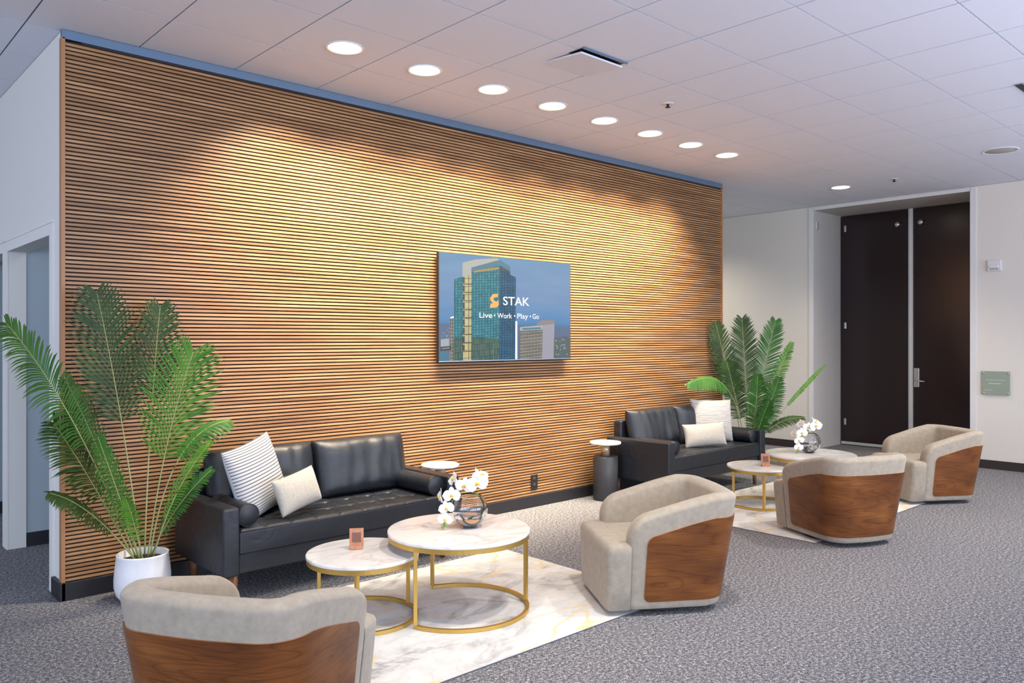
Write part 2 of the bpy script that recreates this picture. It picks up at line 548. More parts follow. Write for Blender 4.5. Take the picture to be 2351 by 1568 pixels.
t = thing('air_vent', 'square white ceiling vent plate with a dark gap, near the downlight row', 'air vent', (3.815, 3.47, H))
MB().box(-.20, .20, -.180, -.06, -.004, -.0005).build('backing', M['dark'], t)
MB().add([(-.196, -.16, -.018), (.196, -.16, -.018), (.196, -.16, -.030), (-.196, -.16, -.030), (-.196, .17, -.0005), (.196, .17, -.0005), (.196, .17, -.004), (-.196, .17, -.004)],
         [(0, 1, 2, 3), (4, 5, 6, 7), (0, 1, 5, 4), (3, 2, 6, 7), (0, 3, 7, 4), (1, 2, 6, 5)]).build('plate', M['tile'], t)
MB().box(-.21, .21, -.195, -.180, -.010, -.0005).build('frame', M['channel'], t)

t = thing('slot_vent', 'dark slotted ceiling vent at the right edge of the picture', 'air vent', (6.62, 1.70, H))
f = MB().box(-.25, .25, -.03, .03, -.006, -.0005).build('frame', M['alu'], t)
MB().box(-.245, .245, -.022, -.002, -.008, -.006).box(-.245, .245, .002, .022, -.008, -.006).build('slot', M['dark'], t)
t = thing('ceiling_speaker', 'round flush grey ceiling speaker grille near the right wall', 'speaker', (8.52, 2.42, H))
MB().lathe([(.0005, -.004), (.13, -.004), (.135, 0), (.0005, 0)], 40, cap=False).build('grille', M['grille'], t)
MB().lathe([(.135, 0), (.135, -.006), (.15, -.006), (.155, 0)], 40, cap=False).build('rim', M['tile'], t)

# ------------------------------------------------------------------ television
tv = thing('television', 'wide flat television on the wood slat wall showing a glass tower', 'television', (4.613, YW, 1.763))
TW, TH = 1.52, .870
MB().box(-TW / 2 - .004, TW / 2 + .004, -.066, -.034, -TH / 2 - .008, TH / 2 + .004).build('housing', M['dark'], tv, bevel=.003)
MB().box(-.5, .5, -.036, -.020, -.3, .28).build('rear_cover', M['dark'], tv)
MB().box(-.25, .25, -.02, -.001, -.2, .2).build('wall_bracket', M['dark'], tv)
MB().box(-TW / 2 - .004, TW / 2 + .004, -.0685, -.066, -TH / 2 - .008, -TH / 2 + .001).build('lower_bezel', M['alu'], tv)
MB().box(-.06, .06, -.062, -.045, -TH / 2 - .016, -TH / 2 - .008).build('sensor_bar', M['dark'], tv)
ES = .72
def em(name, c, s=ES):
    return mat_emit(name, c, s)
sky = mat('screen_sky_picture', (.01, .01, .01), .35)
sv = coords(sky, 'UV'); sx = N(sky, 'ShaderNodeSeparateXYZ'); L(sky, sv, sx.inputs[0])
sc_ = ramp(sky, sx.outputs['Y'], [(0, (.10, .20, .36)), (.33, (.11, .23, .44)), (.38, (.11, .32, .64)), (.6, (.21, .37, .64)), (.85, (.22, .39, .64)), (1, (.18, .38, .64))])
sn = noise_tex(sky, coords(sky, 'UV', scale=(2, 6, 1)), 1.5, 3)
sc2 = mix(sky, .5, sc_, ramp(sky, sn, [(.35, (.85, .9, .95)), (.7, (1.15, 1.1, 1.05))]), 'MULTIPLY')
L(sky, sc2, bsdf(sky).inputs['Emission Color']); bsdf(sky).inputs['Emission Strength'].default_value = ES
SM = [sky,
      em('screen_haze', (.075, .15, .30)),
      mat_facade('screen_glass_lit', (.02, .27, .38), (.07, .38, .46), (.008, .11, .17), .021, .026, ES * 1.0),
      mat_facade('screen_cream_bays', (.78, .66, .30), (.72, .68, .42), (.10, .11, .10), .2, .075, ES),
      mat_facade('screen_glass_shade', (.01, .12, .26), (.02, .17, .33), (.005, .05, .12), .021, .026, ES),
      em('screen_concrete', (.50, .52, .50)),
      em('screen_teal', (.02, .20, .32)),
      em('screen_gold', (.45, .30, .06)),
      mat_facade('screen_beige_windows', (.10, .09, .08), (.08, .07, .07), (.52, .50, .47), .012, .032, ES),
      em('screen_lavender', (.38, .38, .48)),
      em('screen_white', (.86, .88, .90), 1.0),
      em('screen_pale', (.42, .48, .56)),
      em('screen_city', (.06, .11, .13)),
      em('screen_orange', (.95, .45, .10), .9),
      em('screen_dark', (.02, .03, .04)),
      em('screen_brown', (.30, .25, .24)),
      mat_facade('screen_green_reflection', (.05, .16, .14), (.16, .26, .22), (.02, .08, .08), .012, .06, ES)]
PIC = [
 (1, [(0, 0), (1, 0), (1, .30), (.8, .335), (.5, .345), (.2, .335), (0, .345)]),
 (11, [(.011, .119), (.066, .122), (.066, .21), (.011, .2)]),
 (6, [(0, 0), (.057, .003), (.057, .083), (0, .08)]),
 (8, [(.07, 0), (.097, 0), (.099, .412), (.073, .401)]),
 (10, [(.073, .395), (.099, .40), (.099, .418), (.073, .405)]),
 (12, [(.857, 0), (1, 0), (1, .20), (.96, .235), (.90, .215), (.859, .223)]),
 (5, [(.157, .79), (.157, .918), (.243, .96), (.401, .992), (.425, .98), (.425, .957), (.219, .881), (.219, .80)]),
 (2, [(.095, 0), (.16, 0), (.16, .79), (.099, .759)]),
 (2, [(.216, 0), (.422, 0), (.425, .957), (.219, .881)]),
 (16, [(.216, 0), (.422, 0), (.422, .205), (.216, .225)]),
 (16, [(.095, 0), (.16, 0), (.16, .22), (.096, .22)]),
 (4, [(.422, 0), (.544, 0), (.548, .816), (.504, .84), (.504, .92), (.425, .957)]),
 (6, [(.219, .836), (.425, .923), (.504, .872), (.504, .92), (.425, .978), (.219, .881)]),
 (7, [(.236, .833), (.42, .885), (.42, .908), (.30, .872), (.236, .851)]),
 (14, [(.425, .885), (.48, .865), (.48, .885), (.425, .91)]),
 (3, [(.16, 0), (.216, 0), (.219, .809), (.16, .79)]),
 (10, [(.543, 0), (.559, 0), (.559, .383), (.544, .379)]),
 (8, [(.578, 0), (.76, 0), (.764, .345), (.581, .322)]),
 (11, [(.578, .285), (.762, .30), (.764, .345), (.581, .322)]),
 (9, [(.76, 0), (.855, 0), (.863, .367), (.764, .354)]),
 (15, [(.702, .343), (.764, .347), (.863, .36), (.863, .401), (.753, .393)]),
 (6, [(.599, .295), (.749, .306), (.749, .323), (.599, .312)]),
 (14, [(.007, .092), (.08, .101), (.08, .14), (.007, .132)]),
 (11, [(.018, .112), (.07, .118), (.07, .124), (.018, .118)]),
]
# cream bays: dark floor slabs with pale edges
for k in range(9):
    z = .08 + k * .0795
    PIC.append((14, [(.152, z), (.226, z + .004), (.226, z + .012), (.152, z + .008)]))
    PIC.append((14, [(.158, z + .012), (.172, z + .012), (.172, z + .07), (.158, z + .07)]))
for k in range(26):
    x = .865 + random.random() * .13; z = .02 + random.random() * .19
    PIC.append((random.choice([11, 5, 6]), [(x, z), (x + .008, z), (x + .008, z + .01), (x, z + .01)]))
for k in range(10):
    x = .01 + random.random() * .055; z = .22 + random.random() * .1
    PIC.append((11, [(x, z), (x + .006, z), (x + .006, z + .007), (x, z + .007)]))
# orange mark: two interlocking angular strokes
PIC += [(13, [(.352, .598), (.372, .640), (.414, .646), (.408, .612), (.384, .606), (.376, .590), (.384, .575), (.404, .565), (.396, .535), (.372, .552), (.356, .575)]),
        (13, [(.352, .515), (.358, .548), (.386, .548), (.392, .512)]),
        (13, [(.386, .548), (.414, .585), (.417, .535), (.402, .512), (.352, .503), (.352, .53)])]
pm = MB(); lay = 0
pm.add([(-TW / 2, -.0662, -TH / 2), (TW / 2, -.0662, -TH / 2), (TW / 2, -.0662, TH / 2), (-TW / 2, -.0662, TH / 2)], [(0, 1, 2, 3)], 0, [(0, 0), (1, 0), (1, 1), (0, 1)])
for mi, poly in PIC:
    lay += 1
    y = -.0663 - lay * .00002
    vs = [(-TW / 2 + p[0] * TW, y, -TH / 2 + min(max(p[1], .0), 1) * TH) for p in poly]
    pm.add(vs, [tuple(range(len(poly)))], mi, [(p[0], p[1] - .12 * p[0]) for p in poly])
for q_ in SM:
    bsdf(q_).inputs['Specular IOR Level'].default_value = .12
pm.build('screen', SM, tv)
def text_mesh(name, body, size, x, z, y, par, m, width=None, bold=.0):
    cu = bpy.data.curves.new(name, 'FONT'); cu.body = body; cu.size = size; cu.extrude = .0002; cu.offset = bold
    ob = bpy.data.objects.new(name + '_tmp', cu)
    C.objects.link(ob)
    bpy.context.view_layer.update()
    me = bpy.data.meshes.new_from_object(ob.evaluated_get(bpy.context.evaluated_depsgraph_get()))
    C.objects.unlink(ob); bpy.data.objects.remove(ob)
    xs_ = [v.co.x for v in me.vertices]
    k = (width / (max(xs_) - min(xs_))) if width else 1
    x00 = min(xs_)
    for v in me.vertices:
        v.co = Vector((x + (v.co.x - x00) * k, y - v.co.z, z + v.co.y))
    me.materials.clear(); me.materials.append(m)
    q = bpy.data.objects.new(name, me); C.objects.link(q); q.parent = par
    return q
ty = -.0672
text_mesh('lettering', 'STAK', .103, -TW / 2 + .45 * TW, -TH / 2 + .538 * TH, ty, tv, SM[10], .205 * TW, .0012)
for wd_, a_, w_ in (('Live', .275, .093), ('\u2022', .381, .010), ('Work', .406, .112), ('\u2022', .533, .010), ('Play', .559, .085), ('\u2022', .657, .010), ('Go', .680, .052)):
    text_mesh('lettering', wd_, .062, -TW / 2 + a_ * TW, -TH / 2 + .408 * TH, ty, tv, SM[10], w_ * TW, .0006)

# ------------------------------------------------------------------ outlet, strobe, sign, small jamb sensor
t = thing('wall_outlet', 'black power outlet low on the wood slat wall', 'outlet', (4.969, YW, .223))
MB().box(-.041, .041, -.008, -.0005, -.064, .064).build('cover_plate', M['dark'], t, bevel=.003)
for z in (-.027, .027):
    MB().lathe([(.0005, .0105), (.016, .0105), (.018, .008), (.0005, .008)], 16, cap=False).xform(Matrix.Translation((0, 0, z)) @ Matrix.Rotation(PI / 2, 4, 'X')).build('socket', M['tblack'], t)
t = thing('fire_alarm', 'small white fire alarm strobe high on the wall right of the doors', 'alarm', (XR, 2.983, 2.348))
MB().box(-.03, .001, -.072, .072, -.065, .065).build('housing', M['plastic'], t, bevel=.008)
MB().box(-.052, -.03, -.05, .05, -.028, .004).build('strobe_lens', M['trimring'], t, bevel=.01)
MB().box(-.032, -.03, -.045, .045, -.05, -.036).build('sounder_slot', M['grille'], t)
t = thing('wall_sign', 'square green glass sign on four studs right of the dark doors', 'sign', (XR, 2.969, .995))
MB().box(-.022, -.014, -.145, .145, -.135, .135).build('plate', M['signg'], t, bevel=.002)
for y in (-.125, .125):
    for z in (-.115, .115):
        MB().lathe([(.011, 0), (.011, .024), (.006, .028), (.0005, .028)], 14).xform(Matrix.Translation((-.0005, y, z)) @ Matrix.Rotation(-PI / 2, 4, 'Y')).build('stud', M['chrome'], t)
for zz, ya, yb, n_ in ((.03, -.10, .10, 14), (-.012, -.05, .075, 8), (-.085, .04, .12, 6)):
    st = (yb - ya) / n_
    ln = MB()
    for k in range(n_):
        ln.box(-.0232, -.0218, ya + k * st, ya + k * st + st * .62, zz, zz + (.013 if n_ == 8 else .007))
    ln.build('lettering', M['strokes'], t)
t = tag(MB().box(-.03, .03, -.012, -.0005, -.05, .05).build('jamb_sensor', M['steel'], bevel=.004, loc=(10.40, Y1 - .004, 3.045)), 'small silver contact sensor high on the left door reveal', 'sensor')

# ------------------------------------------------------------------ rugs
def rug(label, x0, x1, y0, y1):
    r_ = thing('area_rug', label, 'rug', ((x0 + x1) / 2, (y0 + y1) / 2, 0), 0, 'marble-pattern rugs')
    a, bb = (x1 - x0) / 2, (y1 - y0) / 2
    MB().box(-a, a, -bb, bb, .0005, .006).build('pile', M['rug'], r_)
    MB().box(-a - .004, a + .004, -bb - .004, -bb, .0005, .005).box(-a - .004, a + .004, bb, bb + .004, .0005, .005).box(-a - .004, -a, -bb, bb, .0005, .005).box(a, a + .004, -bb, bb, .0005, .005).build('binding', M['rugedge'], r_)
    return r_
rug('large white and grey marbled rug with gold veins under the near coffee tables', 1.36, 3.80, 2.775, 4.24)
rug('white marbled rug with gold flecks under the far coffee tables', 5.60, 8.04, 2.80, 4.28)

# ------------------------------------------------------------------ coffee tables
def ring_pts(r, a0, a1, n, z):
    return [(r * math.cos(R(a0 + (a1 - a0) * k / n)), r * math.sin(R(a0 + (a1 - a0) * k / n)), z) for k in range(n + 1)]
def coffee(name, label, loc, r, h, legs, arc, seed):
    t = thing(name, label, 'coffee table', loc, 0, 'nesting coffee tables')
    MB().lathe([(.0005, h - .018), (r - .003, h - .018), (r, h - .014), (r, h - .004), (r - .003, h), (.0005, h)], 72, cap=False).build('tabletop', [M['marble']], t)
    for p in t.children[0].data.polygons:
        p.use_smooth = False
    fr = MB().lathe([(r - .004, h - .044), (r - .004, h - .0185), (r - .02, h - .0185), (r - .02, h - .044), (r - .004, h - .044)], 72, cap=False, smooth=False)
    fr.build('top_frame', M['gold'], t)
    for a in legs:
        x, y = (r - .014) * math.cos(R(a)), (r - .014) * math.sin(R(a))
        MB().tube([(x, y, .020), (x, y, h - .0445)], .0095, 4, square=True).xform(Matrix.Translation((x, y, 0)) @ Matrix.Rotation(R(a + 45), 4, 'Z') @ Matrix.Translation((-x, -y, 0))).build('leg', M['gold'], t)
    full = arc[1] - arc[0] >= 360
    rp = ring_pts(r - .014, arc[0], arc[1], 64, .010)
    MB().tube(rp[:-1] if full else rp, .0095, 4, closed=full, square=True).build('base_ring', M['gold'], t)
    return t
T1, S1 = (2.785, 3.47, .0065), (2.31, 3.705, .0065)
coffee('coffee_table', 'larger round marble coffee table with gold frame holding orchids, nearest the camera', T1, .397, .4435, (195, 330, 76), (195, 436), 0)
coffee('nesting_table', 'smaller round marble table with gold frame beside the near black sofa', S1, .302, .354, (-2, 115, 232), (0, 360), 1)
T2, S2 = (6.98, 3.535, .0065), (6.53, 3.775, .0065)
coffee('coffee_table', 'larger round marble coffee table with gold frame holding orchids, in the far seating group', T2, .397, .4435, (195, 330, 76), (195, 436), 0)
coffee('nesting_table', 'smaller round marble table with gold frame in the far seating group', S2, .302, .354, (215, 155, 330), (0, 360), 1)

def stand(label, loc, rz):
    t = thing('table_sign', label, 'table stand', loc, rz, 'copper table stands')
    MB().box(-.036, .036, -.028, .022, 0, .018).build('foot', M['copper'], t, bevel=.002)
    p = MB().box(-.038, .038, -.006, .006, 0, .098)
    i_ = MB().box(-.024, .024, -.0072, -.0058, .024, .076)
    mt = Matrix.Translation((0, -.002, .012)) @ Matrix.Rotation(-.16, 4, 'X')
    pl = p.xform(mt).build('plaque', M['copper'], t, bevel=.0015)
    i_.xform(mt).build('engraved_inset', M['copper_dark'], pl)
    return t
stand('small copper-brown plaque stand on the smaller near marble table', (2.312, 3.775, S1[2] + .3545), R(-33))
stand('small copper-brown plaque stand on the smaller far marble table', (6.52, 3.725, S2[2] + .3545), R(-48))

# ------------------------------------------------------------------ orchids in glass bowls
def vase(label, loc):
    t = thing('glass_vase', label, 'vase', loc, 0, 'round glass bowl vases')
    r = .101; pr = []
    th0, th1 = R(-68), R(52)
    for k in range(25):
        a = th0 + (th1 - th0) * k / 24
        pr.append((r * math.cos(a), .097 + r * math.sin(a)))
    base = [(.0005, .0), (pr[0][0] * .9, .0)]
    inner = [((r - .004) * math.cos(a), .097 + (r - .004) * math.sin(a)) for a in [th1 - (th1 - th0) * k / 24 for k in range(25)]]
    prof = base + pr + inner + [(.0005, inner[-1][1])]
    MB().lathe(prof, 48, cap=False).build('bowl', M['glass'], t)
    ri = r - .0045
    wl_ = [(.0005, .097 + ri * math.sin(R(-66)))] + [(ri * math.cos(R(-66 + 44 * k / 12)), .097 + ri * math.sin(R(-66 + 44 * k / 12))) for k in range(13)]
    wl_ += [(.0005, wl_[-1][1])]
    MB().lathe(wl_, 40, cap=False).build('water', M['water'], t)
    return t
def petal(mb, length, width, cup, base=.0, n=6, mi=0):
    vs = []; fs = []; uv = []
    for i in range(n + 1):
        u = i / n
        wd = width * math.sin(PI * min(1, u * .93 + .07)) ** .62
        for j in range(5):
            v = (j - 2) / 2
            x = base + length * u; y = wd * v / 2
            z = cup * (u * u) * length - .25 * abs(v) ** 2 * width * .5 * u
            vs.append((x, y, z)); uv.append((u, v))
    for i in range(n):
        for j in range(4):
            a = i * 5 + j
            fs.append((a, a + 1, a + 6, a + 5))
    return vs, fs
def flower(par, pos, nrm, size, roll):
    nrm = Vector(nrm).normalized()
    q = nrm.to_track_quat('Z', 'Y').to_matrix().to_4x4()
    mx = Matrix.Translation(pos) @ q @ Matrix.Rotation(roll, 4, 'Z') @ Matrix.Scale(size, 4)
    mb = MB()
    for ang, ln_, wd, cup in ((0, 1, 1.15, .25), (180, 1, 1.15, .25), (90, .95, .62, .12), (215, .9, .55, -.1), (325, .9, .55, -.1)):
        vs, fs = petal(mb, ln_, wd, cup)
        rot = Matrix.Rotation(R(ang), 4, 'Z')
        zo = .04 if ang in (0, 180) else 0
        mb.add([rot @ (Vector(p) + Vector((0, 0, zo))) for p in vs], fs, 0, smooth=True)
    f = mb.xform(mx).build('flower', M['petal'], par)
    lp = MB().lathe([(.02, .02), (.13, .10), (.15, .22), (.08, .34), (.01, .36)], 12, cap=True)
    for k in (-1, 1):
        lp.lathe([(.01, 0), (.08, .05), (.09, .14), (.01, .2)], 8, c=(.14 * k, -.1, .06))
    lp.xform(mx).build('lip', M['lip'], f)
FW = Vector((.676, .7366, 0)); RT = Vector((.7366, -.676, 0)); UP = Vector((0, 0, 1))
def orchid(label, loc):
    t = thing('orchid_spray', label, 'flowers', loc, 0, 'white orchid sprays')
    P = lambda r_, u_, f_=0.: RT * r_ + UP * u_ - FW * f_
    pts = [P(-.03, .02, 0), P(.04, .045, -.03), P(.08, .10, -.02), P(.06, .165, .0), P(.0, .205, .03), P(-.055, .20, .05), P(-.095, .155, .07), P(-.125, .09, .08), P(-.14, .03, .085)]
    sm = []
    for i in range(len(pts) - 1):
        p0 = pts[max(i - 1, 0)]; p1 = pts[i]; p2 = pts[i + 1]; p3 = pts[min(i + 2, len(pts) - 1)]
        for k in range(6):
            s_ = k / 6
            sm.append(.5 * ((2 * p1) + (p2 - p0) * s_ + (2 * p0 - 5 * p1 + 4 * p2 - p3) * s_ ** 2 + (3 * p1 - p0 - 3 * p2 + p3) * s_ ** 3))
    sm.append(pts[-1])
    MB().tube(sm, .0036, 6).build('stem', M['ostem'], t)
    pts2 = [P(-.05, .075, .05), P(.0, .03, .06), P(.05, .045, .045), P(.078, .11, .02), P(.06, .16, .0), P(.03, .20, .01)]
    sm2 = []
    for i in range(len(pts2) - 1):
        p0 = pts2[max(i - 1, 0)]; p1 = pts2[i]; p2 = pts2[i + 1]; p3 = pts2[min(i + 2, len(pts2) - 1)]
        for k in range(5):
            s_ = k / 5
            sm2.append(.5 * ((2 * p1) + (p2 - p0) * s_ + (2 * p0 - 5 * p1 + 4 * p2 - p3) * s_ ** 2 + (3 * p1 - p0 - 3 * p2 + p3) * s_ ** 3))
    MB().tube(sm2, .0040, 6).build('stem', M['ostem'], t)
    for r_, u_, f_, n_, sz, rl in ((.040, .250, .045, (.25, .15, 1), .056, .2), (-.030, .238, .05, (-.1, .1, 1), .044, -.2), (-.096, .190, .075, (-.15, .1, 1), .044, .1),
                                   (-.124, .122, .085, (-.2, -.05, 1), .040, .3), (-.132, .062, .09, (-.1, -.2, 1), .037, -.1), (-.160, .180, .06, (-1, .1, .25), .042, 0), (-.090, .272, .03, (-.8, .3, .4), .040, .5), (.062, .285, .0, (.5, .6, .3), .048, 0)):
        d_ = RT * n_[0] + UP * n_[1] - FW * n_[2]
        flower(t, P(r_, u_, f_), d_, sz * 1.2, rl)
    for r_, u_, f_ in ((-.132, .024, .085), (-.146, .014, .085)):
        MB().lathe([(.0005, -.009), (.006, -.006), (.008, 0), (.006, .006), (.0005, .010)], 10, cap=False, c=tuple(P(r_, u_, f_))).build('bud', M['ostem'], t)
    return t
V1 = (2.855, 3.46, T1[2] + .444); V2 = (7.02, 3.565, T2[2] + .444)
v0 = vase('clear round glass bowl of water on the near large marble table', V1)
dup(v0, V2, label='clear round glass bowl of water on the far large marble table')
o0 = orchid('white orchids with yellow centres in the glass bowl on the near table', V1)
dup(o0, V2, label='white orchids with yellow centres in the glass bowl on the far table')

# ------------------------------------------------------------------ side tables
def side_table(label, loc):
    t = thing('side_table', label, 'side table', loc, 0, 'round pedestal side tables')
    MB().lathe([(.0005, .519), (.140, .519), (.147, .524), (.147, .536), (.143, .541), (.0005, .541)], 48, cap=False).build('tabletop', M['marble'], t)
    MB().lathe([(.0005, .412), (.040, .412), (.040, .519), (.0005, .519)], 24, cap=False).build('neck', M['necked'], t)
    pr = []
    b_ = MB(); n_ = 120; vs = []; fs = []
    prof = [(.0, 0), (.112, 0), (.116, .006), (.116, .400), (.108, .411), (.0, .411)]
    b_.lathe([(max(r_, .0005), z) for r_, z in prof], 48, cap=False)
    b_.build('pedestal', M['tblack'], t, bevel=0)
    return t
st0 = side_table('black pedestal side table with round white top, in the gap left of the far sofa', (5.69, 4.90, 0))
dup(st0, (3.745, 4.90, 0), label='round white topped side table half hidden behind the right arm of the near sofa')

# ------------------------------------------------------------------ sofas
def rbox(x0, x1, y0, y1, z0, z1, name, m, par, bev=.02, seg=3):
    return MB().box(x0, x1, y0, y1, z0, z1).build(name, m, par, bevel=bev, seg=seg)
def cushion(w_, d_, h_, p=5., pinch=.03, nx=28, nz=22, wr=.0, seed=0, uvb=True):
    """pillow in the XZ plane: half thickness d_/2 along Y, bulging on both faces"""
    mb = MB()
    for side in (-1, 1):
        vs = []; uv = []; fs = []
        for j in range(nz + 1):
            for i in range(nx + 1):
                a = -1 + 2 * i / nx; c = -1 + 2 * j / nz
                a = math.sin(a * PI / 2) * .35 + a * .65; c = math.sin(c * PI / 2) * .35 + c * .65
                th = max(0., (1 - abs(a) ** p) * (1 - abs(c) ** p)) ** .5
                x = w_ / 2 * a * (1 - pinch * (1 - c * c)); z = h_ / 2 * c * (1 - pinch * (1 - a * a))
                y = side * d_ / 2 * th
                if wr:
                    edge = 1 - th * .5
                    q = noise.noise(Vector((x * 16 + seed, z * 3.5, seed))) * wr * (.5 + edge) + noise.noise(Vector((x * 5 + seed, z * 5, side))) * wr * 1.2
                    y += side * q * th
                vs.append((x, y, z)); uv.append((i / nx, j / nz))
        for j in range(nz):
            for i in range(nx):
                a = j * (nx + 1) + i
                f = (a, a + 1, a + nx + 2, a + nx + 1)
                fs.append(f if side < 0 else f[::-1])
        mb.add(vs, fs, 0 if side < 0 else 1, uv, True)
    return mb
def weld(o, d=.0008):
    bm = bmesh.new(); bm.from_mesh(o.data)
    bmesh.ops.remove_doubles(bm, verts=bm.verts, dist=d)
    bmesh.ops.recalc_face_normals(bm, faces=bm.faces)
    bm.to_mesh(o.data); bm.free(); o.data.update()
    return o
def sofa(label, loc):
    t = thing('leather_sofa', label, 'sofa', loc, 0, 'black leather sofas')
    W = 1.662; aw = .098; D0 = .72
    lm = M['leather']
    rbox(aw + .002, W - aw - .002, .012, D0 - .03, .187, .303, 'base_rail', lm, t, .012)
    # tufted seat cushion
    x0, x1, y0, y1, zb, zt = aw + .004, W - aw - .004, .0, .62, .306, .440
    nx, ny = 220, 84
    vs = []; fs = []
    cx_, cy_ = (x1 - x0) / 9, (y1 - y0) / 3.4
    for j in range(ny + 1):
        for i in range(nx + 1):
            x = x0 + (x1 - x0) * i / nx; y = y0 + (y1 - y0) * j / ny
            row = math.floor((y - y0) / cy_)
            fx = (x - x0) / cx_ + (.5 if row % 2 else 0); fy = (y - y0) / cy_
            dx = abs(fx - round(fx)) * cx_; dy = abs(fy - round(fy)) * cy_
            if j < 3: dy = .2
            z = zt - .006 * math.exp(-(dx / .008) ** 2) - .006 * math.exp(-(dy / .008) ** 2) - .007 * math.exp(-(dx * dx + dy * dy) / .0006)
            ed = min(x - x0, x1 - x, y - y0)
            if ed < .03: z -= .022 * (1 - math.sqrt(max(0, 1 - (1 - ed / .03) ** 2)))
            vs.append((x, y, z))
    for j in range(ny):
        for i in range(nx):
            a = j * (nx + 1) + i; fs.append((a, a + 1, a + nx + 2, a + nx + 1))
    sm = MB().add(vs, fs, 0, smooth=True)
    loop = [i for i in range(nx + 1)] + [j * (nx + 1) + nx for j in range(1, ny + 1)] + [ny * (nx + 1) + i for i in range(nx - 1, -1, -1)] + [j * (nx + 1) for j in range(ny - 1, 0, -1)]
    k = len(loop); lv_ = [vs[i] for i in loop]
    mid_ = [(p[0], p[1], zb) for p in lv_]
    sm.add(lv_ + mid_, [(i, (i + 1) % k, k + (i + 1) % k, k + i) for i in range(k)], 0)
    sm.add(mid_, [tuple(range(k))], 0)
    weld(sm.build('seat_cushion', lm, t), .0004)
    MB().tube([(x0, .006, .305), (x1, .006, .305)], .0045, 8).build('front_piping', lm, t)
    MB().tube([(x0 + .01, .004, .424), (x1 - .01, .004, .424)], .004, 8).build('front_piping', lm, t)
    for s_ in (0, 1):
        a0 = 0 if s_ == 0 else W - aw
        rbox(a0, a0 + aw, -.012, D0, .185, .566, 'arm', lm, t, .014, 3)
    rbox(aw + .002, W - aw - .002, D0 - .10, D0, .30, .715, 'backrest', lm, t, .02)
    cw = (W - 2 * aw) / 2
    for s_ in (0, 1):
        cb = cushion(cw - .004, .20, .395, 5., .012, 44, 30, .012, 3.1 + s_ * 5)
        cb.m = [0] * len(cb.m)
        cb.xform(Matrix.Translation((aw + cw * (s_ + .5) + .012, .53, .626)) @ Matrix.Rotation(R(-13), 4, 'X'))
        weld(cb.build('back_cushion', lm, t))
    for s_ in (0, 1):
        x = aw + .068 if s_ == 0 else W - aw - .068
        r_ = .064
        pr = [(.0005, 0), (r_ * .9, 0), (r_, .008), (r_ * 1.0, .04), (r_, .37), (r_, .412), (r_ * .9, .42), (.0005, .42)]
        b_ = MB().lathe(pr, 32, cap=False).xform(Matrix.Translation((x, .03, .507)) @ Matrix.Rotation(-PI / 2, 4, 'X'))
        bo = b_.build('bolster', lm, t)
        rp = [(x + r_ * .985 * math.cos(2 * PI * k_ / 32), .036, .507 + r_ * .985 * math.sin(2 * PI * k_ / 32)) for k_ in range(32)]
        MB().tube(rp, .0035, 6, closed=True).build('piping', lm, bo)
    for x in (.09, W - .09):
        for y in (.06, D0 - .07):
            MB().lathe([(.017, 0), (.026, .186)], 16, c=(x, y, 0)).build('leg', M['legwood'], t)
    return t
sf0 = sofa('black leather sofa nearest the camera, against the wood wall below left of the television', (1.782, 4.30, 0))
dup(sf0, (5.843, 4.30, 0), label='black leather sofa at the far end of the wood wall, by the far palm')

def pillow(name, label, loc, w_, d_, h_, mats, yaw, tilt, roll, group=None, pinch=.06):
    mb = cushion(w_, d_, h_, 2.6, pinch, 26, 26)
    mx = Matrix.Rotation(yaw, 4, 'Z') @ Matrix.Rotation(tilt, 4, 'X') @ Matrix.Rotation(roll, 4, 'Y')
    mb.xform(mx)
    ob = weld(mb.build(name, mats, None, loc=loc))
    tag(ob, label, 'pillow', group)
    return ob
pillow('throw_pillow', 'square black and white striped pillow at the left end of the near sofa', (2.13, 4.625, .664), .46, .16, .46, [M['stripe'], M['backcloth']], R(28), R(-14), R(-10))
pillow('lumbar_pillow', 'small beige lumbar pillow in front of the striped pillow', (2.325, 4.475, .578), .38, .12, .225, [M['lumbar'], M['lumbar']], R(22), R(-16), R(-7))
pillow('throw_pillow', 'square off-white ribbed pillow at the right end of the far sofa', (7.10, 4.67, .660), .46, .16, .44, [M['knit'], M['knit']], R(-30), R(-12), R(2))
pillow('lumbar_pillow', 'beige lumbar pillow in front of the ribbed pillow on the far sofa', (6.72, 4.50, .556), .47, .12, .23, [M['lumbar'], M['lumbar']], R(-26), R(-14), R(-2))

# ------------------------------------------------------------------ swivel armchairs
def fp(z):
    return .285 + .115 * z, .352 + .125 * z, .15        # half width, back distance, corner radius
YF = .215
def station(kind, s, z):
    """outer shell point and inward normal; (kind, s): left/corner/back sections mirrored"""
    w, yb, rc = fp(z)
    if kind == 0: return (-w, YF + (-yb + rc - YF) * s), (1, 0)
    if kind == 1:
        a = PI + s * PI / 2
        return (-w + rc + rc * math.cos(a), -yb + rc + rc * math.sin(a)), (-math.cos(a), -math.sin(a))
    if kind == 2: return (-w + rc + 2 * (w - rc) * s, -yb - .012 * math.sin(PI * s)), (0, 1)
    if kind == 3:
        a = 1.5 * PI + s * PI / 2
        return (w - rc + rc * math.cos(a), -yb + rc + rc * math.sin(a)), (-math.cos(a), -math.sin(a))
    return (w, -yb + rc + (YF + yb - rc) * s), (-1, 0)
ST = [(0, s) for s in (0, .012, .03, .055, .09, .13, .18, .24, .31, .4, .5, .62, .74, .87)] + [(1, k / 8) for k in range(8)] + [(2, k / 10) for k in range(10)] + [(3, k / 8) for k in range(8)] + [(4, 1 - s) for s in (1, .87, .74, .62, .5, .4, .31, .24, .18, .13, .09, .055, .03, .012, 0)]
HB, HA, RR, TH_ = .655, .535, .115, .112
